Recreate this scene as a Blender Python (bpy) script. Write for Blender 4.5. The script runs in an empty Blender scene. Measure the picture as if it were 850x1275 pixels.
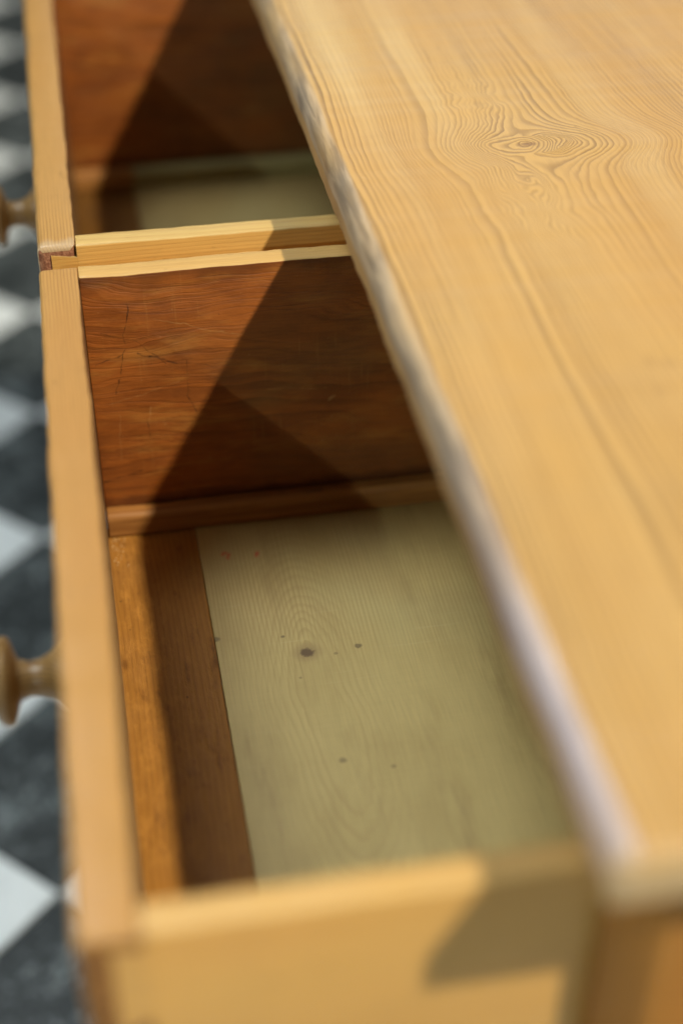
import bpy, bmesh, math, random
from mathutils import Vector, noise as mnoise

random.seed(7)
S = bpy.context.scene
COL = S.collection

# ------------------------------------------------------------------ camera
cam_d = bpy.data.cameras.new("camera")
cam = bpy.data.objects.new("camera", cam_d)
COL.objects.link(cam)
S.camera = cam
cam.location = (0.0297, -0.3226, 0.4163)
cam.rotation_euler = (0.9164, 0.0004, -0.1792)
cam_d.sensor_fit = 'VERTICAL'
cam_d.sensor_height = 36.0
cam_d.lens = 54.43
cam_d.clip_start = 0.02
cam_d.clip_end = 60
cam_d.dof.use_dof = True
cam_d.dof.focus_distance = 0.868
cam_d.dof.aperture_fstop = 2.25

# ------------------------------------------------------------------ world, lamps, exposure
W = bpy.data.worlds.new("World")
S.world = W
W.use_nodes = True
bg = W.node_tree.nodes["Background"]
bg.inputs["Color"].default_value = (0.93, 1.0, 0.95, 1)
bg.inputs["Strength"].default_value = 0.045

def lamp(name, loc, target, power, color, size, shape='DISK', size_y=None):
    d = bpy.data.lights.new(name, 'AREA')
    d.shape = shape
    d.size = size
    if size_y:
        d.size_y = size_y
    d.energy = power
    d.color = color
    o = bpy.data.objects.new(name, d)
    COL.objects.link(o)
    o.location = loc
    o.rotation_euler = (Vector(target) - Vector(loc)).to_track_quat('-Z', 'Y').to_euler()
    return o

AIM = Vector((0.15, 0.3, 0.0))
lamp("key_lamp", (2.03, -1.60, 3.40), AIM, 268, (1.0, 0.92, 0.77), 0.125)
SIDE = Vector((-1.0, -2.3, 1.034)).normalized()
lamp("side_lamp", Vector((0.02, 0.4, 0.0)) + SIDE * 3.4, (0.02, 0.4, 0), 17, (0.84, 1.0, 0.94), 0.045)
win = lamp("window_light", (-0.72, 1.2, 2.4), (0.05, 0.3, 0), 13.6, (0.88, 0.96, 1.0), 1.5, 'RECTANGLE', 0.8)
win.data.spread = math.radians(80)
lamp("left_window", (-4.0, 0.75, 1.3), (0.0, 0.4, 0.0), 58, (0.85, 0.92, 1.0), 1.8, 'RECTANGLE', 1.4)
lamp("sheen_panel", (1.9, 5.0, 1.7), (0.3, 0.5, 0.0), 18, (0.90, 0.95, 1.0), 3.4, 'RECTANGLE', 2.0)  # unseen soft panel past the far end, added to put sheen on the top

S.view_settings.view_transform = 'Standard'
S.view_settings.look = 'None'
S.view_settings.gamma = 1
S.view_settings.exposure = 0
S.render.film_transparent = False
try:
    S.cycles.max_bounces = 8
    S.cycles.use_denoising = True
except Exception:
    pass

# ------------------------------------------------------------------ node helpers
class T:
    """small builder for node maths"""
    def __init__(self, name):
        self.m = bpy.data.materials.new(name)
        self.m.use_nodes = True
        self.t = self.m.node_tree
        self.bsdf = self.t.nodes["Principled BSDF"]
    def n(self, kind):
        return self.t.nodes.new(kind)
    def put(self, sock, v):
        if hasattr(v, "is_output"):
            self.t.links.new(v, sock)
        else:
            sock.default_value = v
    def f(self, op, a, b=0.0, c=0.0, clamp=False):
        q = self.n("ShaderNodeMath")
        q.operation = op
        q.use_clamp = clamp
        self.put(q.inputs[0], a); self.put(q.inputs[1], b); self.put(q.inputs[2], c)
        return q.outputs[0]
    def add(self, *v):
        r = v[0]
        for x in v[1:]:
            r = self.f('ADD', r, x)
        return r
    def mul(self, *v):
        r = v[0]
        for x in v[1:]:
            r = self.f('MULTIPLY', r, x)
        return r
    def sub(self, a, b): return self.f('SUBTRACT', a, b)
    def sst(self, x, a, b):
        q = self.n("ShaderNodeMapRange")
        q.interpolation_type = 'SMOOTHSTEP'
        self.put(q.inputs["Value"], x)
        lo, hi, o0, o1 = (a, b, 0.0, 1.0) if a < b else (b, a, 1.0, 0.0)
        q.inputs["From Min"].default_value = lo; q.inputs["From Max"].default_value = hi
        q.inputs["To Min"].default_value = o0; q.inputs["To Max"].default_value = o1
        return q.outputs["Result"]
    def vec(self, x, y, z=0.0):
        q = self.n("ShaderNodeCombineXYZ")
        self.put(q.inputs[0], x); self.put(q.inputs[1], y); self.put(q.inputs[2], z)
        return q.outputs[0]
    def pos(self, off):
        tc = self.n("ShaderNodeTexCoord")
        s = self.n("ShaderNodeSeparateXYZ")
        self.t.links.new(tc.outputs["Object"], s.inputs[0])
        return [self.f('ADD', s.outputs[i], off[i]) for i in range(3)]
    def noise(self, v, scale=1.0, detail=2.0, rough=0.5, dist=0.0):
        q = self.n("ShaderNodeTexNoise")
        self.put(q.inputs["Vector"], v)
        q.inputs["Scale"].default_value = scale
        q.inputs["Detail"].default_value = detail
        q.inputs["Roughness"].default_value = rough
        q.inputs["Distortion"].default_value = dist
        return q.outputs["Fac"]
    def nz(self, x, y, z, sx, sy, sz=0.0, detail=2.0, seed=0.0, rough=0.5, dist=0.0):
        """noise of stretched coordinates, centred on 0"""
        v = self.vec(self.f('MULTIPLY_ADD', x, sx, seed), self.f('MULTIPLY_ADD', y, sy, seed * 1.7), self.f('MULTIPLY_ADD', z, sz, seed * 0.6))
        return self.sub(self.noise(v, 1.0, detail, rough, dist), 0.5)
    def mix(self, fac, a, b, mode='MIX'):
        q = self.n("ShaderNodeMix")
        q.data_type = 'RGBA'
        q.blend_type = mode
        self.put(q.inputs[0], fac)
        self.put(q.inputs[6], a if hasattr(a, "is_output") else (*a, 1))
        self.put(q.inputs[7], b if hasattr(b, "is_output") else (*b, 1))
        return q.outputs[2]
    def lerp(self, fac, a, b):
        return self.add(self.mul(self.sub(1.0, fac), a), self.mul(fac, b))
    def gauss(self, x, y, cx, cy, sx, sy):
        a = self.f('POWER', self.f('ABSOLUTE', self.mul(self.sub(x, cx), 1.0 / sx)), 2.0)
        b = self.f('POWER', self.f('ABSOLUTE', self.mul(self.sub(y, cy), 1.0 / sy)), 2.0)
        return self.f('EXPONENT', self.mul(self.add(a, b), -1.0))
    def erad(self, x, y, cx, cy, sx, sy):
        a = self.f('POWER', self.f('ABSOLUTE', self.mul(self.sub(x, cx), 1.0 / sx)), 2.0)
        b = self.f('POWER', self.f('ABSOLUTE', self.mul(self.sub(y, cy), 1.0 / sy)), 2.0)
        return self.f('SQRT', self.add(a, b))
    def seg(self, x, y, p, q, w):
        """1 on a thin line from p to q (a scratch), 0 away from it"""
        dx, dy = q[0] - p[0], q[1] - p[1]
        L = math.hypot(dx, dy)
        ux, uy = dx / L, dy / L
        rx, ry = self.sub(x, p[0]), self.sub(y, p[1])
        s = self.f('ADD', self.mul(rx, ux), self.mul(ry, uy))
        s = self.f('MINIMUM', self.f('MAXIMUM', s, 0.0), L)
        ex = self.sub(rx, self.mul(s, ux)); ey = self.sub(ry, self.mul(s, uy))
        d = self.f('SQRT', self.add(self.mul(ex, ex), self.mul(ey, ey)))
        return self.sst(d, w, w * 0.3)
    def finish(self, color, rough, height=None, bump=0.2, dist=0.001, spec=0.5, coat=0.0):
        b = self.bsdf
        self.put(b.inputs["Base Color"], color if hasattr(color, "is_output") else (*color, 1))
        self.put(b.inputs["Roughness"], rough)
        if spec is not None:
            b.inputs["Specular IOR Level"].default_value = spec
        if coat:
            b.inputs["Coat Weight"].default_value = coat
            b.inputs["Coat Roughness"].default_value = 0.25
        if height is not None:
            q = self.n("ShaderNodeBump")
            q.inputs["Strength"].default_value = bump
            q.inputs["Distance"].default_value = dist
            self.put(q.inputs["Height"], height)
            self.t.links.new(q.outputs[0], b.inputs["Normal"])
        return self.m

def rings(t, phi, N, lo=0.45, hi=0.92):
    """annual ring profile: slow darkening, then a quick return"""
    fr = t.f('FRACT', t.mul(phi, N))
    return t.mul(t.sst(fr, lo, hi), t.sst(fr, 1.0, 0.94))

def wood(name, off, along='y', light=(.6, .37, .14), dark=(.4, .22, .07), N=260, strength=0.6, seed=1.0,
         rough=0.42, warp=0.02, blotch=(.45, .25, .08), blotch_amt=0.3, tilt=0.35, spec=0.4, bump=0.25, coat=0.0, worn=None):
    """plain sawn pine; the grain runs along one axis of the thing"""
    t = T(name)
    x, y, z = t.pos(off)
    l, a, c = {'y': (y, x, z), 'x': (x, z, y), 'z': (z, x, y)}[along]
    phi = t.add(a, t.mul(c, tilt), t.mul(t.nz(a, l, c, 9, 1.5, 9, 2, seed), warp), t.mul(t.nz(a, l, c, 60, 9, 60, 2, seed + 3), warp * 0.12))
    r = rings(t, phi, N)
    amt = t.f('MULTIPLY_ADD', t.nz(a, l, c, 30, 3, 30, 2, seed + 9), 1.2, strength, clamp=True)
    fib = t.nz(a, l, c, 1400, 35, 1400, 2, seed + 5)
    col = t.mix(t.mul(r, amt), light, dark)
    b = t.sst(t.nz(a, l, c, 14, 5, 14, 4, seed + 12), -0.05, 0.22)
    col = t.mix(t.mul(b, blotch_amt), col, blotch)
    drift = t.sst(t.nz(a, l, c, 22, 2.2, 22, 3, seed + 31), -0.1, 0.2)
    col = t.mix(t.mul(drift, 0.3), col, tuple(v * q for v, q in zip(light, (.80, .66, .5))))
    grime = t.sst(t.nz(a, l, c, 190, 60, 190, 3, seed + 33, 0.6), 0.14, 0.30)
    col = t.mix(t.mul(grime, 0.45), col, tuple(v * .45 for v in dark))
    nick = t.sst(t.nz(a, l, c, 320, 120, 320, 1, seed + 37), 0.30, 0.35)
    col = t.mix(t.mul(nick, 0.6), col, tuple(v * .25 for v in dark))
    if worn is not None:
        wm = t.sst(t.add(y, t.mul(t.nz(x, y, z, 120, 60, 120, 3, seed + 44), 0.016)), worn + .013, worn + .003)
        col = t.mix(t.mul(wm, 0.5), col, (.40, .31, .20))
    k = t.f('MULTIPLY_ADD', fib, 0.35, 1.0)
    col = t.mix(1.0, col, t.vec(k, k, k), 'MULTIPLY')
    h = t.add(t.mul(r, -0.6), t.mul(fib, 0.5), t.mul(grime, -0.4), t.mul(nick, -0.8))
    rg = t.f('MULTIPLY_ADD', t.nz(a, l, c, 40, 8, 40, 3, seed + 20), 0.25, rough)
    return t.finish(col, rg, h, bump, 0.0006, spec, coat)

def top_wood(off):
    """the chest's top: straight grain thrown around a knot, grey wear and a painted lilac sheen on the rounded front edge"""
    t = T("pine_top")
    x, y, z = t.pos(off)
    kx, ky = 0.275, 0.452
    wa = t.mul(t.nz(x, y, z, 6, 1.0, 0, 2, 2.3), 0.030)
    wb = t.mul(t.nz(x, y, z, 24, 4.5, 0, 3, 7.1), 0.0085)
    wc = t.mul(t.nz(x, y, z, 90, 18, 0, 3, 4.1), 0.0032)
    flame = t.mul(t.gauss(x, y, 0.258, 0.392, 0.030, 0.050), t.nz(x, y, z, 44, 26, 0, 2, 51.0), 0.040)
    flam2 = t.mul(t.gauss(x, y, 0.262, 0.515, 0.020, 0.040), t.nz(x, y, z, 50, 32, 0, 2, 57.0), 0.026)
    dx = t.sub(x, kx)
    right = t.sst(dx, -0.004, 0.016)
    gr = t.gauss(x, y, kx + 0.034, ky - 0.003, 0.078, 0.022)
    gl = t.gauss(x, y, kx - 0.030, ky + 0.002, 0.026, 0.034)
    # grain parts round the knot and closes again; inside it the rings are its own
    jx = t.mul(t.nz(x, y, z, 48, 60, 0, 3, 1.0), 0.010)
    jy = t.mul(t.nz(x, y, z, 48, 60, 0, 3, 5.0), 0.008)
    rho = t.f('MAXIMUM', t.erad(t.add(x, jx), t.add(y, jy), kx, ky, 0.0215, 0.0125), 0.02)
    push = t.sub(1.0, t.f('DIVIDE', 1.0, t.f('MULTIPLY', rho, rho)))
    outer = t.mul(dx, push)
    inner = t.mul(t.sub(1.0, rho), 0.017)
    inside = t.f('LESS_THAN', rho, 1.0)
    far_off = t.add(wa, wb, t.mul(right, gr, -0.017), t.mul(gl, 0.008))
    plank = t.add(x, wa, wb, wc, flame, flam2, t.mul(right, gr, -0.017), t.mul(gl, 0.008))
    phi = t.add(kx, far_off, wc, t.mul(t.sst(rho, 0.9, 1.7), t.add(flame, flam2)), t.lerp(inside, outer, inner))
    rk = rho
    # rings differ in spacing and in strength
    one = lambda f, sd, yy=0.0: t.nz(phi, y, z, f, yy, 0, 1, sd)
    phi2 = t.add(phi, t.mul(one(30.0, 3.0), 0.030))
    fr = t.f('FRACT', t.mul(phi2, 290.0))
    r = t.mul(t.sst(fr, 0.25, 0.90), t.sst(fr, 1.0, 0.90))
    each = t.f('MULTIPLY_ADD', one(210.0, 9.0, 5.0), 2.4, 0.88, clamp=True)
    vis = t.f('MULTIPLY_ADD', t.nz(plank, y, z, 24, 2.0, 0, 3, 31.0), 2.2, 0.74, clamp=True)
    near_knot = t.gauss(x, y, kx + 0.03, ky, 0.12, 0.07)
    vis = t.f('MAXIMUM', vis, t.mul(near_knot, 0.95))
    vis = t.mul(vis, each)
    fine = rings(t, t.add(plank, wc), 690.0, 0.35, 0.9)
    band = t.mul(t.sst(t.nz(plank, y, z, 34, 1.4, 0, 2, 3.0), -0.02, 0.16), t.f('MULTIPLY_ADD', t.nz(plank, y, z, 160, 6, 0, 1, 63.0), 1.6, 0.65, clamp=True), 0.92)
    fib = t.nz(x, y, z, 1500, 40, 0, 2, 11.0)
    light, dark = (.475, .292, .100), (.105, .056, .024)
    col = t.mix(t.mul(r, vis, 0.95), light, dark)
    col = t.mix(t.mul(fine, band), col, (.185, .10, .04))
    # slow tone changes: honey streaks, paler sapwood, uneven old wax
    tone = t.sst(t.nz(plank, y, z, 30, 0.9, 0, 3, 14.0), -0.12, 0.2)
    col = t.mix(t.mul(tone, 0.55), col, (.40, .225, .062))
    pale = t.sst(t.nz(plank, y, z, 26, 0.8, 0, 2, 77.0), 0.06, 0.24)
    col = t.mix(t.mul(pale, 0.5), col, (.52, .36, .155))
    warm = t.sst(t.add(t.nz(x, y, z, 9, 4, 0, 3, 90.0), t.mul(x, 1.2)), 0.10, 0.46)
    col = t.mix(t.mul(warm, 0.42), col, (.40, .200, .045))
    wax = t.sst(t.nz(x, y, z, 22, 14, 0, 4, 95.0, 0.6), 0.06, 0.26)
    col = t.mix(t.mul(wax, 0.35), col, (.34, .195, .066))
    speck = t.sst(t.nz(x, y, z, 150, 90, 0, 1, 99.0), 0.29, 0.35)
    col = t.mix(t.mul(speck, 0.35), col, (.16, .08, .03))
    eye = t.sst(t.erad(x, y, kx, ky, 0.0046, 0.0024), 1.5, 0.5)
    col = t.mix(t.mul(eye, 0.7), col, (.17, .085, .035))
    for (px, py) in ((0.266, 0.2235), (0.2735, 0.2215), (0.262, 0.2), (0.2625, 0.511)):
        e = t.sst(t.add(t.erad(x, y, px, py, 0.003, 0.005), t.mul(t.nz(x, y, z, 260, 200, 0, 1, px * 50), 1.5)), 1.5, 0.2)
        col = t.mix(t.mul(e, 0.22), col, (.17, .09, .035))
    # worn, greyed front edge; cool lilac sheen painted in toward the near end
    wob = t.mul(t.nz(x, y, z, 0, 16, 0, 3, 8.0), 0.0042)
    edge = t.sst(t.add(x, wob), 0.1722, 0.1690)
    up = t.sst(t.add(z, t.mul(t.nz(x, y, z, 0, 30, 0, 2, 18.0), 0.003)), 0.0395, 0.0425)
    gnz = t.nz(x, y, z, 190, 16, 190, 3, 17.0, 0.55, 0.5)
    grey = t.mix(t.sst(gnz, -0.15, 0.15), (.20, .15, .10), (.40, .295, .185))
    lil_sheen = t.sst(y, 0.20, -0.01)
    grey = t.mix(t.mul(lil_sheen, 0.75), grey, (.47, .405, .435))
    wear = t.f('MULTIPLY_ADD', t.nz(x, y, z, 60, 12, 60, 2, 6.0), 1.4, 0.78, clamp=True)
    col = t.mix(t.mul(edge, up, wear), col, grey)
    side = t.mul(t.sst(z, 0.0425, 0.0395), t.sst(x, 0.1660, 0.1640))
    col = t.mix(t.mul(side, 0.6), col, (.34, .20, .085))
    # bare end grain, painted paler for the key light it catches
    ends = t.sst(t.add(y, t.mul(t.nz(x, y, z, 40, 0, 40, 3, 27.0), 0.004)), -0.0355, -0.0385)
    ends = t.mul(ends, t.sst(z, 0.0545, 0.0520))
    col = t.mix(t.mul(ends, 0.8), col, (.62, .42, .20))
    k = t.f('MULTIPLY_ADD', fib, 0.26, 1.0)
    col = t.mix(1.0, col, t.vec(k, k, k), 'MULTIPLY')
    dents = t.sst(t.nz(x, y, z, 75, 48, 0, 2, 44.0), 0.22, 0.36)
    h = t.add(t.mul(r, vis, -0.9), t.mul(fib, 0.4), t.mul(t.nz(x, y, z, 45, 30, 0, 2, 5.0), 0.6), t.mul(dents, -0.7))
    rg = t.f('MULTIPLY_ADD', t.nz(x, y, z, 30, 10, 0, 4, 20.0), 0.30, 0.37)
    dull = t.mul(edge, t.sub(1.0, lil_sheen))
    t.put(t.bsdf.inputs["Specular IOR Level"], t.f('MULTIPLY_ADD', dull, -0.38, 0.5))
    rg = t.f('MULTIPLY_ADD', dull, 0.25, rg)
    return t.finish(col, rg, h, 0.3, 0.0006, None)

def wall_wood(name, off, seed, scratches=(), bright=1.0):
    """dark shellacked board inside a drawer: horizontal figure, saw marks and scratches"""
    t = T(name)
    x, y, z = t.pos(off)
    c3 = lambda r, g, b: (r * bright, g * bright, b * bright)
    wav = t.mul(t.nz(x, z, y, 7, 22, 0, 3, seed, 0.5), 0.040)
    wv2 = t.mul(t.nz(x, z, y, 30, 90, 0, 3, seed + 2), 0.005)
    phi = t.add(z, wav, wv2, t.mul(x, 0.06))
    r = rings(t, phi, 105.0, 0.15, 0.95)
    vis = t.f('MULTIPLY_ADD', t.nz(x, z, y, 14, 30, 0, 3, seed + 4), 2.8, 0.40, clamp=True)
    col = t.mix(t.mul(r, vis, 0.62), c3(.375, .108, .017), c3(.095, .025, .006))
    cloud = t.sst(t.nz(x, z, y, 22, 40, 0, 5, seed + 8, 0.65), -0.12, 0.2)
    col = t.mix(t.mul(cloud, 0.65), col, c3(.185, .048, .009))
    honey = t.sst(t.nz(x, z, y, 18, 66, 0, 5, seed + 15, 0.65), 0.0, 0.22)
    col = t.mix(t.mul(honey, 0.6), col, c3(.50, .205, .040))
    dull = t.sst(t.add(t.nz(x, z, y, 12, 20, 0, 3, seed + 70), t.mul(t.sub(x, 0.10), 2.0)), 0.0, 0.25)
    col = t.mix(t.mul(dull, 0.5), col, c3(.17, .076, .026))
    streak = t.sst(t.nz(phi, x, y, 620, 10, 0, 3, seed + 25, 0.6), -0.02, 0.2)
    col = t.mix(t.mul(streak, t.f('MULTIPLY_ADD', t.nz(x, z, y, 18, 40, 0, 2, seed + 27), 2.0, 0.4, clamp=True), 0.5), col, c3(.075, .022, .007))
    saw = t.sst(t.nz(x, z, y, 560, 22, 0, 3, seed + 21, 0.6), 0.06, 0.28)
    col = t.mix(t.mul(saw, t.sst(t.nz(x, z, y, 26, 26, 0, 3, seed + 30), -0.04, 0.2), 0.55), col, c3(.46, .215, .055))
    k = t.f('MULTIPLY_ADD', t.nz(x, z, y, 60, 1100, 0, 2, seed + 33), 0.6, 1.0)
    col = t.mix(1.0, col, t.vec(k, k, k), 'MULTIPLY')
    spk = t.sst(t.nz(x, z, y, 280, 280, 0, 2, seed + 41), 0.23, 0.32)
    col = t.mix(t.mul(spk, 0.6), col, (.07, .022, .007))
    lsp = t.sst(t.nz(x, z, y, 420, 300, 0, 1, seed + 47), 0.28, 0.33)
    col = t.mix(t.mul(lsp, 0.35), col, (.50, .30, .12))
    sx = t.add(x, t.mul(t.nz(x, z, y, 70, 70, 0, 3, seed + 50), 0.006), t.mul(t.nz(x, z, y, 420, 420, 0, 1, seed + 52), 0.0012))
    sz = t.add(z, t.mul(t.nz(x, z, y, 70, 70, 0, 3, seed + 57), 0.006), t.mul(t.nz(x, z, y, 420, 420, 0, 1, seed + 59), 0.0012))
    brk = t.f('MULTIPLY_ADD', t.nz(x, z, y, 240, 240, 0, 2, seed + 61), 3.2, 0.62, clamp=True)
    for p, q, w, amt, pale in scratches:
        m = t.mul(t.seg(sx, sz, p, q, w), brk)
        col = t.mix(t.mul(m, amt), col, (.50, .28, .10) if pale else (.035, .012, .005))
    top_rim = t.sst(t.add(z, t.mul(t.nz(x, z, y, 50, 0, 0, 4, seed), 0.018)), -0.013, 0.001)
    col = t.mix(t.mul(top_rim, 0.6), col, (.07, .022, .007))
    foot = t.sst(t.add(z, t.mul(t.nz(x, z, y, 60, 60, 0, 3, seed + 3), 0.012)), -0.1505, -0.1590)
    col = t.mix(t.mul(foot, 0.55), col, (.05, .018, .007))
    h = t.add(t.mul(r, vis, -0.4), t.mul(streak, -0.5), t.mul(t.nz(x, z, y, 60, 120, 0, 3, seed), 1.2))
    rg = t.f('MULTIPLY_ADD', t.nz(x, z, y, 30, 60, 0, 4, seed + 9), 0.35, 0.46)
    return t.finish(col, rg, h, 0.45, 0.0008, 0.4)

def bottom_wood(name, off, seed, ybase, knots=True):
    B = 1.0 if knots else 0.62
    """bare pale board of a drawer bottom with a long cathedral figure and small dark knots"""
    t = T(name)
    x, y, z = t.pos(off)
    yy = t.sub(y, ybase)
    cx = t.add(0.130, t.mul(t.nz(x, yy, z, 0, 9, 0, 2, seed), 0.018))
    dxx = t.sub(x, cx)
    dep = t.add(0.012, t.mul(t.f('POWER', t.f('ABSOLUTE', t.sub(yy, 0.255)), 2.0), 1.3))
    rad = t.f('SQRT', t.add(t.mul(dxx, dxx), t.mul(dep, dep)))
    phi = t.add(rad, t.mul(t.nz(x, yy, z, 24, 7, 0, 3, seed + 1), 0.010), t.mul(t.nz(x, yy, z, 120, 40, 0, 3, seed + 2), 0.0030))
    kn = t.gauss(x, yy, 0.1249, 0.322, 0.008, 0.026)
    phi = t.add(phi, t.mul(kn, -0.007 if knots else 0.0))
    r = rings(t, phi, 330.0, 0.35, 0.92)
    vis = t.f('MULTIPLY_ADD', t.nz(x, yy, z, 18, 6, 0, 2, seed + 7), 1.4, 0.38, clamp=True)
    vis = t.mul(vis, t.f('MULTIPLY_ADD', t.gauss(x, yy, 0.128, 0.29, 0.020, 0.15), 1.25, 0.10))
    vis = t.mul(vis, t.sst(rad, 0.0130, 0.0185))
    straight = rings(t, t.add(x, t.mul(t.nz(x, yy, z, 30, 3, 0, 2, seed + 60), 0.008)), 430.0, 0.3, 0.9)
    col = t.mix(t.mul(r, vis, 0.85), (.55, .415, .152), (.25, .135, .035))
    col = t.mix(t.mul(straight, t.sst(yy, 0.27, 0.38), 0.5), col, (.27, .15, .045))
    cl = t.sst(t.nz(x, yy, z, 26, 12, 0, 4, seed + 9, 0.6), -0.1, 0.25)
    col = t.mix(t.mul(cl, 0.6), col, (.40, .285, .092))
    smear = t.sst(t.nz(x, yy, z, 45, 8, 0, 4, seed + 33, 0.65), 0.02, 0.24)
    col = t.mix(t.mul(smear, 0.6), col, (.33, .225, .075))
    grn = t.sst(t.nz(x, yy, z, 10, 7, 0, 3, seed + 36), -0.02, 0.22)
    col = t.mix(t.mul(grn, 0.32), col, (.50, .435, .185))
    rub = t.sst(t.nz(x, yy, z, 20, 330, 0, 3, seed + 38, 0.6), 0.12, 0.3)
    col = t.mix(t.mul(rub, 0.22), col, (.62, .52, .26))
    # broad warm brown tone, deeper toward the far end
    far_tone = t.sst(t.add(yy, t.mul(t.nz(x, yy, z, 20, 30, 0, 4, seed + 40, 0.6), 0.12)), 0.28, 0.46)
    col = t.mix(t.mul(far_tone, 0.45), col, (.33, .195, .06))
    fib = t.nz(x, yy, z, 1300, 30, 0, 2, seed + 4)
    cross = t.nz(x, yy, z, 30, 900, 0, 2, seed + 6)
    k = t.f('MULTIPLY_ADD', t.add(fib, t.mul(cross, 0.25)), 0.26, 1.0)
    col = t.mix(1.0, col, t.vec(k, k, k), 'MULTIPLY')
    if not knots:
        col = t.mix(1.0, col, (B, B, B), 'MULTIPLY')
    if knots:
        for (px, py, s, amt) in ((0.1249, 0.3120, 0.0042, .9), (0.154, 0.3125, 0.0022, .85), (0.130, 0.2277, 0.0022, .7), (0.155, 0.219, 0.0014, .6),
                                 (0.1135, 0.3275, 0.0013, .8), (0.1405, 0.3085, 0.0012, .55), (0.118, 0.2925, 0.0010, .55), (0.0755, 0.3323, 0.0026, .8)):
            e = t.sst(t.add(t.erad(x, yy, px, py, s, s * 0.9), t.nz(x, yy, z, 420, 420, 0, 2, px * 40)), 1.25, 0.55)
            col = t.mix(t.mul(e, amt if s > .004 else amt * 0.72), col, (.055, .030, .016))
        halo = t.sst(t.erad(x, yy, 0.1249, 0.3125, 0.009, 0.008), 1.3, 0.5)
        col = t.mix(t.mul(halo, 0.35), col, (.24, .14, .055))
        # specks of red paint
        for (px, py) in ((0.0885, 0.4075), (0.0905, 0.4085), (0.0925, 0.4065), (0.0912, 0.4040), (0.1085, 0.4030), (0.1095, 0.4050)):
            e = t.sst(t.add(t.erad(x, yy, px, py, 0.0013, 0.0019), t.mul(t.nz(x, yy, z, 700, 700, 0, 2, px * 90), 2.2)), 1.1, 0.5)
            col = t.mix(t.mul(e, 0.7), col, (.55, .06, .03))
    rg = t.f('MULTIPLY_ADD', t.nz(x, yy, z, 30, 12, 0, 3, seed + 3), 0.2, 0.5)
    return t.finish(col, rg, t.add(t.mul(fib, 0.5), t.mul(r, vis, -0.4)), 0.2, 0.0005, 0.3)

def stained_board(name, off, seed, bright=1.0):
    """stained, rubbed and pitted board along the drawer front"""
    t = T(name)
    x, y, z = t.pos(off)
    phi = t.add(x, t.mul(t.nz(x, y, z, 12, 3, 0, 2, seed), 0.02))
    r = rings(t, phi, 300.0)
    col = t.mix(t.mul(r, 0.45), (.29, .125, .022), (.18, .072, .013))
    hon = t.sst(t.nz(x, y, z, 150, 60, 0, 5, seed + 3, 0.72), -0.06, 0.2)
    inner = t.sst(t.add(x, t.mul(t.nz(x, y, z, 40, 24, 0, 3, seed + 30), 0.03)), 0.058, 0.036)
    col = t.mix(t.mul(hon, t.f('MULTIPLY_ADD', inner, 0.55, 0.25)), col, (.40, .18, .034))
    mot = t.sst(t.nz(x, y, z, 130, 46, 0, 4, seed + 5, 0.65), 0.04, 0.24)
    col = t.mix(t.mul(mot, 0.6), col, (.10, .036, .009))
    lowf = t.sst(t.nz(x, y, z, 26, 12, 0, 3, seed + 18), -0.05, 0.2)
    col = t.mix(t.mul(lowf, 0.4), col, (.24, .115, .036))
    spk = t.sst(t.nz(x, y, z, 300, 150, 0, 2, seed + 8), 0.22, 0.30)
    col = t.mix(t.mul(spk, 0.8), col, (.035, .015, .007))
    fib = t.nz(x, y, z, 1300, 40, 0, 2, seed + 4)
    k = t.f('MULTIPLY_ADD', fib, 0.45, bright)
    col = t.mix(1.0, col, t.vec(k, k, k), 'MULTIPLY')
    rg = t.f('MULTIPLY_ADD', t.nz(x, y, z, 60, 30, 0, 4, seed + 11), 0.4, 0.48)
    return t.finish(col, rg, t.add(fib, t.mul(hon, 0.8), t.mul(mot, -0.5)), 0.4, 0.0006, 0.2)

def batten_wood(name, off, seed, split_x, pale=(.50, .42, .165)):
    """strip along the foot of a drawer side; stained up to the edge of the bottom's stain"""
    t = T(name)
    x, y, z = t.pos(off)
    a = t.nz(x, z, y, 12, 260, 260, 3, seed)
    col = t.mix(t.sst(a, -0.2, 0.2), (.25, .10, .022), (.40, .18, .044))
    d = t.sst(t.nz(x, z, y, 60, 200, 200, 3, seed + 4), 0.12, 0.3)
    col = t.mix(t.mul(d, 0.6), col, (.12, .05, .014))
    if split_x:
        col = t.mix(t.sst(t.add(x, t.mul(t.nz(x, z, y, 0, 80, 80, 2, 3.0), 0.004)), split_x - .002, split_x + .002), col, pale)
    return t.finish(col, 0.5, a, 0.3, 0.0006, 0.35)

def end_grain(name, off, a_=(.16, .055, .026), b_=(.36, .17, .09)):
    t = T(name)
    x, y, z = t.pos(off)
    a = t.nz(x, y, z, 420, 420, 420, 4, 2.0, 0.65)
    col = t.mix(t.sst(a, -0.15, 0.2), a_, b_)
    return t.finish(col, 0.75, a, 0.8, 0.0012, 0.2)

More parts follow.
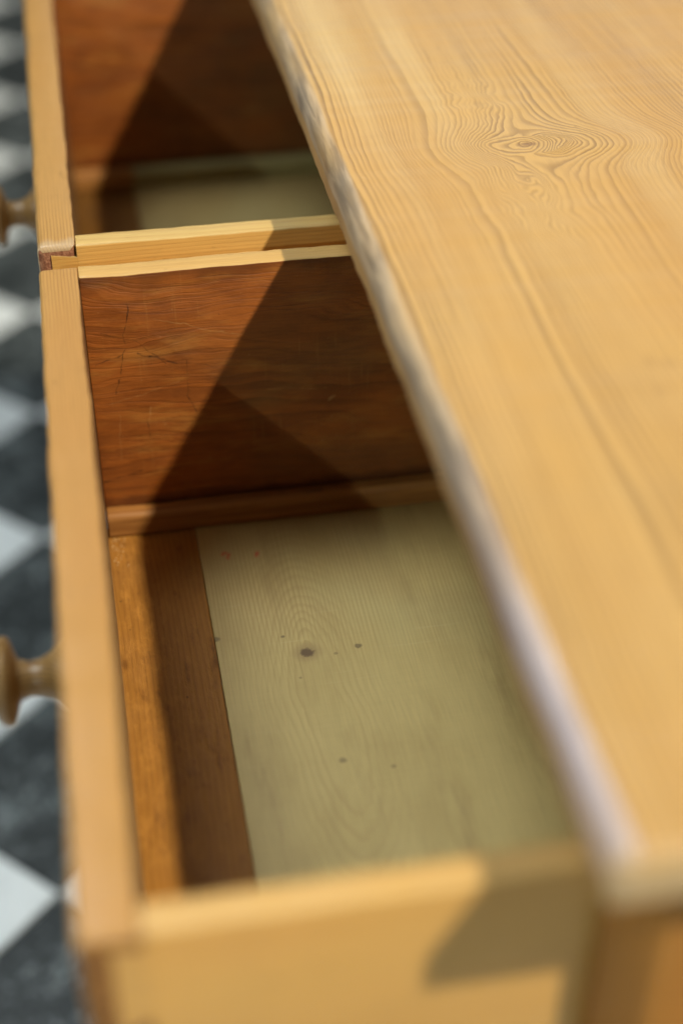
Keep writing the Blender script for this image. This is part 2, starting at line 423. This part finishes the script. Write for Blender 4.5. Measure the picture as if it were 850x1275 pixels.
def stone(name, base, cloud, vein, cl_amt, vein_amt, rough):
    t = T(name)
    oi = t.n("ShaderNodeObjectInfo")
    g = t.n("ShaderNodeNewGeometry")
    s = t.n("ShaderNodeSeparateXYZ")
    t.t.links.new(g.outputs["Position"], s.inputs[0])
    x, y = s.outputs[0], s.outputs[1]
    rnd = t.mul(oi.outputs["Random"], 37.0)
    v = t.vec(t.mul(x, 13.0), t.mul(y, 13.0), rnd)
    n1 = t.noise(v, 1.0, 5, 0.62, 0.7)
    n2 = t.noise(t.vec(t.mul(x, 30.0), t.mul(y, 30.0), rnd), 1.0, 3, 0.5, 1.6)
    col = t.mix(t.mul(t.sst(n1, 0.50, 0.72), cl_amt), base, cloud)
    n3 = t.noise(t.vec(t.mul(x, 46.0), t.mul(y, 46.0), rnd), 1.0, 3, 0.55, 0.5)
    col = t.mix(t.mul(t.sst(n3, 0.56, 0.70), cl_amt * 0.6), col, vein)
    vv = t.sst(t.f('ABSOLUTE', t.sub(n2, 0.5)), 0.03, 0.0)
    col = t.mix(t.mul(vv, vein_amt, t.sst(n1, 0.42, 0.6)), col, vein)
    k = t.f('MULTIPLY_ADD', t.sub(oi.outputs["Random"], 0.5), 0.14, 1.0)
    col = t.mix(1.0, col, t.vec(k, k, k), 'MULTIPLY')
    return t.finish(col, t.f('MULTIPLY_ADD', n1, 0.2, rough), n1, 0.08, 0.001, 0.5)

def plain(name, col, rough):
    t = T(name)
    x, y, z = t.pos((0, 0, 0))
    a = t.nz(x, y, z, 40, 40, 40, 4, 2.0)
    c = t.mix(t.sst(a, -0.2, 0.2), tuple(v * 0.8 for v in col), tuple(min(1, v * 1.2) for v in col))
    return t.finish(c, rough, a, 0.2, 0.001, 0.3)

# ------------------------------------------------------------------ mesh helpers
def rr(u0, u1, v0, v1, rad, inset=0.0, seg=5):
    """rounded rectangle; rad = radii at (u0v0, u1v0, u1v1, u0v1)"""
    pts = []
    cs = [(u0, v0, 1, 1, math.pi), (u1, v0, -1, 1, 1.5 * math.pi), (u1, v1, -1, -1, 0.0), (u0, v1, 1, -1, 0.5 * math.pi)]
    for (u, v, su, sv, a0), r in zip(cs, rad):
        r = max(r, 0.0004)
        cu, cv = u + su * r, v + sv * r
        re = max(r - inset, 0.00015)
        # keep the centre so that an inset shrinks the corner
        if inset > r:
            cu += su * (inset - r); cv += sv * (inset - r)
        for i in range(seg + 1):
            a = a0 + (math.pi / 2) * i / seg
            pts.append((cu + re * math.cos(a), cv + re * math.sin(a)))
    return pts

def loft(bm, axis, a0, a1, u0, u1, v0, v1, rad=(.0015,) * 4, end=.0012, stations=14, jit=.0003, seed=0.0, seg=4):
    """board along one axis (u, v are the other two in x, y, z order), rounded edges, slightly uneven"""
    st = []
    ne = 3
    for i in range(ne + 1):
        tt = end * i / ne
        st.append((a0 + tt, end - math.sqrt(max(end * end - (end - tt) ** 2, 0))))
    n = max(2, stations)
    for i in range(1, n):
        st.append((a0 + end + (a1 - a0 - 2 * end) * i / n, 0.0))
    for i in range(ne, -1, -1):
        tt = end * i / ne
        st.append((a1 - tt, end - math.sqrt(max(end * end - (end - tt) ** 2, 0))))
    loops = []
    for (a, ins) in st:
        ring = []
        for (u, v) in rr(u0, u1, v0, v1, rad, ins, seg):
            k = mnoise.noise_vector(Vector((u * 14 + seed, v * 14 - seed, a * 26 + seed * 3))) * jit
            k2 = mnoise.noise_vector(Vector((u * 60 + seed, v * 60, a * 110 + seed))) * jit * 0.6
            u_, v_ = u + k[0] + k2[0], v + k[1] + k2[1]
            p = {'x': (a, u_, v_), 'y': (u_, a, v_), 'z': (u_, v_, a)}[axis]
            ring.append(bm.verts.new(p))
        loops.append(ring)
    m = len(loops[0])
    for A, B in zip(loops, loops[1:]):
        for j in range(m):
            bm.faces.new((A[j], A[(j + 1) % m], B[(j + 1) % m], B[j]))
    bm.faces.new(loops[0]); bm.faces.new(loops[-1])

def build(name, bm, mats, parent=None, loc=(0, 0, 0), pick=None, smooth=True):
    """link a bmesh given in world coordinates as one object, kept local to its thing"""
    bmesh.ops.recalc_face_normals(bm, faces=bm.faces[:])
    bm.normal_update()
    if not isinstance(mats, (list, tuple)):
        mats = [mats]
    for f in bm.faces:
        f.smooth = smooth
        if pick:
            f.material_index = pick(f.normal, f.calc_center_median())
    o3 = Vector(loc)
    for v in bm.verts:
        v.co -= o3
    me = bpy.data.meshes.new(name)
    bm.to_mesh(me)
    bm.free()
    for m in mats:
        me.materials.append(m)
    if smooth:
        try:
            me.set_sharp_from_angle(angle=math.radians(40))
        except Exception:
            pass
    o = bpy.data.objects.new(name, me)
    COL.objects.link(o)
    if parent:
        o.parent = parent
    else:
        o.location = loc
    return o

def thing(name, label, cat, loc, group=None):
    o = bpy.data.objects.new(name, None)
    o.empty_display_size = 0.1
    COL.objects.link(o)
    o.location = loc
    o['label'] = label
    o['category'] = cat
    if group:
        o['group'] = group
    return o

def board(name, mat, parent, loc, axis, a0, a1, u0, u1, v0, v1, pick=None, **kw):
    bm = bmesh.new()
    loft(bm, axis, a0, a1, u0, u1, v0, v1, **kw)
    return build(name, bm, mat, parent, loc, pick)

# ------------------------------------------------------------------ floor
GZ = -0.80
D = 0.285                     # diagonal of a tile
SIDE_T = D / math.sqrt(2)
bm = bmesh.new()
vs = [bm.verts.new(p) for p in ((-9, -6, GZ - .008), (9, -6, GZ - .008), (9, 14, GZ - .008), (-9, 14, GZ - .008))]
bm.faces.new(vs)
floor = build("floor", bm, plain("grout", (.22, .23, .22), 0.9), None, (0, 0, 0), None, False)
floor['kind'] = 'structure'
white = stone("white_marble", (.86, .90, .885), (.74, .80, .79), (.50, .55, .54), 0.55, 0.35, 0.30)
black = stone("black_marble", (.021, .027, .027), (.12, .145, .145), (.34, .38, .38), 0.85, 0.9, 0.42)

def tile_mesh(mat, nm):
    bm = bmesh.new()
    h = D / 2 - 0.0014
    b = 0.0012
    top = [bm.verts.new(p) for p in ((h - b, 0, 0), (0, h - b, 0), (-h + b, 0, 0), (0, -h + b, 0))]
    mid = [bm.verts.new(p) for p in ((h, 0, -b), (0, h, -b), (-h, 0, -b), (0, -h, -b))]
    low = [bm.verts.new(p) for p in ((h, 0, -.01), (0, h, -.01), (-h, 0, -.01), (0, -h, -.01))]
    bm.faces.new(top)
    for A, B in ((top, mid), (mid, low)):
        for j in range(4):
            bm.faces.new((A[j], B[j], B[(j + 1) % 4], A[(j + 1) % 4]))
    bmesh.ops.recalc_face_normals(bm, faces=bm.faces[:])
    me = bpy.data.meshes.new(nm)
    bm.to_mesh(me); bm.free()
    me.materials.append(mat)
    return me
tw, tb = tile_mesh(white, "white_tile"), tile_mesh(black, "black_tile")
CX0, CY0 = -0.067 - D / 2, 0.6855
spots = []
for i in range(-44, 60):
    for j in range(-30, 90):
        x = CX0 + i * D / 2
        y = CY0 + j * D / 2
        if (i + j) % 2 or not (-5.5 < x < 5.5 and -3 < y < 9):
            continue
        spots.append((math.hypot(max(-0.12 - x, x + 0.35, 0) * 1.3, max(0.4 - y, y - 2.6, 0)), x, y, i % 2))
spots.sort()
rest = bmesh.new()
for k, (d_, x, y, odd) in enumerate(spots):
    if k < 280:
        o = bpy.data.objects.new("tile", tb if odd else tw)
        COL.objects.link(o)
        o.parent = floor
        o.location = (x, y, GZ + random.uniform(-.0004, .0004))
        o.rotation_euler = (random.uniform(-.002, .002), random.uniform(-.002, .002), random.uniform(-.002, .002))
    else:
        h = D / 2 - 0.0014
        f = rest.faces.new([rest.verts.new(p) for p in ((x + h, y, GZ), (x, y + h, GZ), (x - h, y, GZ), (x, y - h, GZ))])
        f.material_index = 1 if odd else 0
far_tiles = build("tiling", rest, [white, black], floor, (0, 0, 0), None, False)
for f in far_tiles.data.polygons:
    pass
far_tiles['kind'] = 'stuff'
# material index is kept from the bmesh
# ------------------------------------------------------------------ the chest
CB = (0.42, 0.472, GZ)        # base of the chest
chest = thing("chest_of_drawers", "old waxed pine chest with a thick grained top, standing on the checkered floor", "chest", CB)
pine = wood("pine_case", CB, 'z', (.40, .170, .026), (.20, .08, .014), 240, 0.6, 3.0, rough=0.55, spec=0.15)
pine_x = wood("pine_case_rail", CB, 'x', (.58, .34, .115), (.36, .19, .055), 240, 0.5, 5.0)
pine_y = wood("pine_case_front", CB, 'y', (.58, .35, .125), (.36, .19, .055), 220, 0.5, 8.0)
panel_w = wood("pine_panel", CB, 'z', (.44, .20, .05), (.28, .11, .025), 200, 0.6, 12.0)
XB = 0.66                     # back of the case
YN, YF = -0.020, 0.966        # ends of the case
XC = 0.178                    # front plane of the case
TZ0, TZ1 = 0.030, 0.055

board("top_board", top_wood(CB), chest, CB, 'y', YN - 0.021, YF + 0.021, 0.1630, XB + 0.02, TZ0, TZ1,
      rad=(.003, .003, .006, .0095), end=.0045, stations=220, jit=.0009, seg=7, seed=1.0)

def corner_post(y0, y1, near):
    """square post with a chamfered outer arris"""
    bm = bmesh.new()
    c = 0.012
    if near:
        prof = [(XC + 0.016, y0), (XC + 0.045, y0), (XC + 0.045, y1), (XC, y1), (XC, y0 + c)]
    else:
        prof = [(XC, y0), (XC + 0.045, y0), (XC + 0.045, y1), (XC + 0.016, y1), (XC, y1 - c)]
    zs = [GZ, GZ + 0.25, GZ + 0.5, TZ0 - 0.0005]
    L = [[bm.verts.new((x, y, z)) for x, y in prof] for z in zs]
    for A, B in zip(L, L[1:]):
        for j in range(5):
            bm.faces.new((A[j], A[(j + 1) % 5], B[(j + 1) % 5], B[j]))
    bm.faces.new(L[0]); bm.faces.new(L[-1])
    vert = [e for e in bm.edges if abs(e.verts[0].co.z - e.verts[1].co.z) > .05]
    bmesh.ops.bevel(bm, geom=vert, offset=0.0022, segments=3, affect='EDGES', profile=0.5)
    return bm
build("corner_post", corner_post(YN, -0.002, True), pine, chest, CB)
build("corner_post", corner_post(YF - 0.018, YF, False), pine, chest, CB)
for y0, s in ((YN, 1), (YF, -1)):
    ya, yb = sorted((y0 + s * 0.0005, y0 + s * 0.017))
    board("back_stile", pine, chest, CB, 'z', GZ, TZ0 - .0005, XB - 0.05, XB, ya, yb, end=.001)
    for (za, zb) in ((TZ0 - 0.022, TZ0 - 0.001), (GZ + 0.06, GZ + 0.14), (-0.42, -0.36)):
        board("end_rail", pine_x, chest, CB, 'x', XC + 0.0455, XB - 0.0505, ya, yb, za, zb, end=.001)
    pa, pb = sorted((y0 + s * 0.010, y0 + s * 0.0165))
    board("end_panel", panel_w, chest, CB, 'x', XC + 0.046, XB - 0.051, pa, pb, GZ + 0.141, -0.421, end=.001)
    board("end_panel", panel_w, chest, CB, 'x', XC + 0.046, XB - 0.051, pa, pb, -0.359, TZ0 - 0.023, end=.001)
# frame round the drawer openings
board("front_rail", pine_y, chest, CB, 'y', -0.0015, YF - 0.0185, XC, XC + 0.02, 0.004, TZ0 - 0.0005)
board("front_rail", pine_y, chest, CB, 'y', -0.0015, YF - 0.0185, XC, XC + 0.02, -0.222, -0.2005)
board("muntin", pine, chest, CB, 'z', -0.2, 0.0035, XC + 0.0005, XC + 0.02, 0.4622, 0.4818)
board("dust_board", pine_y, chest, CB, 'y', 0.0, YF - 0.0185, XC + 0.021, XB - 0.02, -0.212, -0.2)
board("back_panel", pine_y, chest, CB, 'y', YN + 0.018, YF - 0.018, XB - 0.014, XB - 0.002, GZ + 0.06, TZ0 - .001)
# two closed long drawers below, and the plinth
kn_mat = wood("pine_knob", (0, 0, 0), 'x', (.42, .25, .085), (.12, .055, .018), 420, 0.9, 23.0, 0.34, blotch=(.10, .045, .016), blotch_amt=0.6)

def knob_mesh(cx, cy, cz):
    """turned mushroom knob pointing to -x"""
    prof = [(0.0, 0.0), (0.0, .0185), (.0022, .0188), (.0050, .0168), (.009, .0118), (.0145, .0090), (.0200, .0084), (.0250, .0100),
            (.0270, .0160), (.0285, .0205), (.0307, .0217), (.0333, .0210), (.0360, .0180), (.0380, .0120), (.0390, .0060), (.0393, 0.0)]
    bm = bmesh.new()
    n = 36
    rg = []
    for (x, r) in prof:
        if r == 0:
            rg.append([bm.verts.new((cx - x, cy, cz))])
        else:
            rg.append([bm.verts.new((cx - x, cy + r * math.cos(2 * math.pi * k / n), cz + r * math.sin(2 * math.pi * k / n))) for k in range(n)])
    for A, B in zip(rg, rg[1:]):
        for k in range(n):
            k2 = (k + 1) % n
            if len(A) == 1:
                bm.faces.new((A[0], B[k], B[k2]))
            elif len(B) == 1:
                bm.faces.new((A[k], B[0], A[k2]))
            else:
                bm.faces.new((A[k], B[k], B[k2], A[k2]))
    return bm
for (za, zb) in ((-0.455, -0.2235), (-0.70, -0.4665)):
    f = board("closed_drawer", pine_y, chest, CB, 'y', 0.0, YF - 0.02, XC - 0.001, XC + 0.02, za, zb, stations=30)
    for ky in (0.2, 0.73):
        build("knob", knob_mesh(XC - 0.0012, ky, (za + zb) / 2), kn_mat, f, CB)
board("front_rail", pine_y, chest, CB, 'y', -0.0015, YF - 0.0185, XC, XC + 0.02, -0.466, -0.4555)
board("plinth", pine_y, chest, CB, 'y', -0.0015, YF - 0.0185, XC + 0.001, XC + 0.02, GZ, -0.7005)

# ------------------------------------------------------------------ the two pulled-out drawers
TF, TS, HB = 0.0216, 0.0141, -0.1755      # front and side thickness, level of the bottom
XE_ = 0.52                                # back end of a drawer
SCR = [((.0465, -.018), (.0430, -.050), .00055, .85, 0), ((.0430, -.050), (.0355, -.078), .0005, .7, 0),
       ((.0300, -.0365), (.0480, -.0425), .0005, .6, 0), ((.0480, -.0425), (.0660, -.0610), .0005, .6, 0), ((.0260, -.0573), (.042, -.052), .0006, .6, 0),
       ((.0500, -.0525), (.0720, -.0605), .0010, .75, 0), ((.0720, -.0605), (.098, -.067), .0005, .5, 0),
       ((.0779, -.060), (.0775, -.084), .0004, .65, 0), ((.0775, -.084), (.0815, -.0965), .0005, .7, 0),
       ((.0529, -.0966), (.0520, -.111), .0005, .75, 0), ((.0225, -.140), (.046, -.1345), .0008, .8, 0), ((.032, -.118), (.052, -.120), .0005, .5, 0),
       ((.036, -.0925), (.0345, -.125), .0004, .3, 1), ((.0545, -.089), (.054, -.098), .0006, .45, 1), ((.1610, -.0965), (.1645, -.0945), .0011, .6, 1),
       ((.124, -.085), (.160, -.088), .0005, .3, 1), ((.060, -.030), (.110, -.046), .0004, .35, 1), ((.030, -.085), (.072, -.074), .0004, .3, 1)]

def side_mesh(y0, y1, outer, z1, seed, tail=0.0075):
    """side board; its tails reach into the end of the front"""
    bm = bmesh.new()
    loft(bm, 'x', TF + 0.0003, XE_, y0, y1, HB - 0.0125, z1, rad=(.0006, .0006, .0014, .0012), end=.0006, stations=90, jit=.0006, seed=seed, seg=3)
    o0, o1 = (y0 - .0002, y0 + .0095) if outer < 0 else (y1 - .0095, y1 + .0002)
    for (za, zb) in ((-0.052, z1 - 0.0050), (-0.112, -0.066), (-0.172, -0.126)):
        vs = []
        for x, k in ((tail, 0.0), (TF + 0.0006, 0.006)):
            for y in (o0, o1):
                vs += [bm.verts.new((x, y, za + k)), bm.verts.new((x, y, zb - k * 0.4))]
        a = vs
        for q in ((0, 1, 3, 2), (4, 6, 7, 5), (0, 4, 5, 1), (2, 3, 7, 6), (1, 5, 7, 3), (0, 2, 6, 4)):
            bm.faces.new([a[i] for i in q])
    return bm

def make_drawer(y0, length, seed, label, first):
    y1 = y0 + length
    loc = (0.25, (y0 + y1) / 2, -0.19)
    t = thing("drawer", label, "drawer", loc, "drawers pulled out of the chest")
    wf = wood("drawer_front_pine", loc, 'y', (.375, .205, .058), (.20, .095, .025), 520, 0.6, seed + 2, warp=0.008, worn=None if first else y0, blotch=(.35, .165, .04), blotch_amt=.45)
    wo = wood("drawer_side_pine", loc, 'x', (.60, .338, .088), (.45, .23, .055), 430, 0.35, seed + 4, blotch=(.62, .32, .085), blotch_amt=.4)
    rim = wood("bare_rim_pine", loc, 'x', (.455, .275, .085) if first else (.45, .30, .10), (.36, .205, .06), 330, 0.4, seed + 6, blotch=(.62, .42, .16), tilt=0.5)
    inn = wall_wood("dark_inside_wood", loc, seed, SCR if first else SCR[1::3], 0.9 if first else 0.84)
    eg = end_grain("dark_end_grain", loc, (.15, .062, .017), (.34, .165, .05)) if first else end_grain("dark_end_grain", loc)
    fbm = bmesh.new()
    dip = 0.0016
    loft(fbm, 'y', y0 + (0.0 if first else 0.0006) , y1 - 0.0008, 0.0, TF, HB - 0.02, 0.0, rad=(.0012, .0012, .0012, .0030 if first else .0042), end=.0022 if first else .0032, stations=90, jit=.0008, seed=seed, seg=4)
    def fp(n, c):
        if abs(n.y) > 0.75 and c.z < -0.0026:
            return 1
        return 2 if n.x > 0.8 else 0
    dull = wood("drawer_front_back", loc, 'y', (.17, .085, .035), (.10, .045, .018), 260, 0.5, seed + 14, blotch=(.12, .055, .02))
    build("drawer_front", fbm, [wf, eg, dull], t, loc, fp)
    def pick(outer):
        def p(n, c):
            if n.z > 0.6 and c.z > -0.01:
                return 1
            return 2 if n.y * outer < -0.5 else 0
        return p
    zt = -0.0004
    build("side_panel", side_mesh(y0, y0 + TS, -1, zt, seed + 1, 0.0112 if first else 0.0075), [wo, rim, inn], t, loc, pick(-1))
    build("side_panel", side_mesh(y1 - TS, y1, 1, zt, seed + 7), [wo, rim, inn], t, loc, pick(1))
    board("back_panel", [inn], t, loc, 'y', y0 + TS + .0004, y1 - TS - .0004, XE_ - 0.012, XE_ - 0.001, HB + 0.0004, -0.012, stations=6)
    # bottom: a stained board along the front, then the bare one
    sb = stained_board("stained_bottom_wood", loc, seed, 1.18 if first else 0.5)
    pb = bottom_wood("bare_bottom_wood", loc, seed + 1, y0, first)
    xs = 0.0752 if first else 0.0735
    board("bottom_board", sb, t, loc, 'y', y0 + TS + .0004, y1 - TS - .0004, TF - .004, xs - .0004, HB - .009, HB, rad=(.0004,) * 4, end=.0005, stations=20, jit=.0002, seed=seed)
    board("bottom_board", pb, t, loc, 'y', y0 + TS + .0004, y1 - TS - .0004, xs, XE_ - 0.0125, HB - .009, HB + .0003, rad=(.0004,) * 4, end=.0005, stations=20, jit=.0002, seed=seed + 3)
    # batten glued along the foot of each side
    bw = batten_wood("batten_wood", loc, seed, 0.0 if first else 0.0735, (.30, .245, .095))
    for (a, b, sgn) in ((y1 - TS - 0.0105, y1 - TS - 0.0004, 1), (y0 + TS + 0.0004, y0 + TS + 0.0105, -1)):
        board("batten", bw, t, loc, 'x', TF + 0.0006, XE_ - 0.0128, a, b, HB + 0.0006, HB + 0.0170,
              rad=(.001, .001, .0012, .005) if sgn > 0 else (.001, .001, .005, .0012), end=.0008, stations=60, jit=.0006, seed=seed + sgn, seg=4)
    kz = -0.092 if first else -0.089
    build("knob", knob_mesh(-0.0002, (y0 + y1) / 2 - 0.002, kz), kn_mat, t, loc)
    return t

make_drawer(0.0, 0.46, 2.0, "nearest pulled-out pine drawer, fully in view, with a knot in its pale bottom board", True)
make_drawer(0.484, 0.46, 9.0, "pine drawer farther away behind the near one, with dark chipped dovetail at its corner", False)

# ------------------------------------------------------------------ glossy crumbs in the corner of the near drawer
bm = bmesh.new()
for k in range(46):
    x = TF + 0.0012 + abs(random.gauss(0, 0.0042))
    y = 0.46 - TS - 0.0115 - abs(random.gauss(0, 0.014))
    r = random.uniform(.00025, .0007)
    res = bmesh.ops.create_icosphere(bm, subdivisions=1, radius=r)
    for v in res['verts']:
        v.co = Vector((v.co.x * random.uniform(.8, 1.3), v.co.y, v.co.z * 0.7)) + Vector((x, y, HB + r * 0.5))
tcr = T("crumb")
crumb = build("crumbs", bm, tcr.finish((.55, .32, .12), 0.15, None), None, (0, 0, 0))
crumb['kind'] = 'stuff'
crumb['label'] = "tiny glossy crumbs in the far left corner of the near drawer"
crumb['category'] = "crumbs"
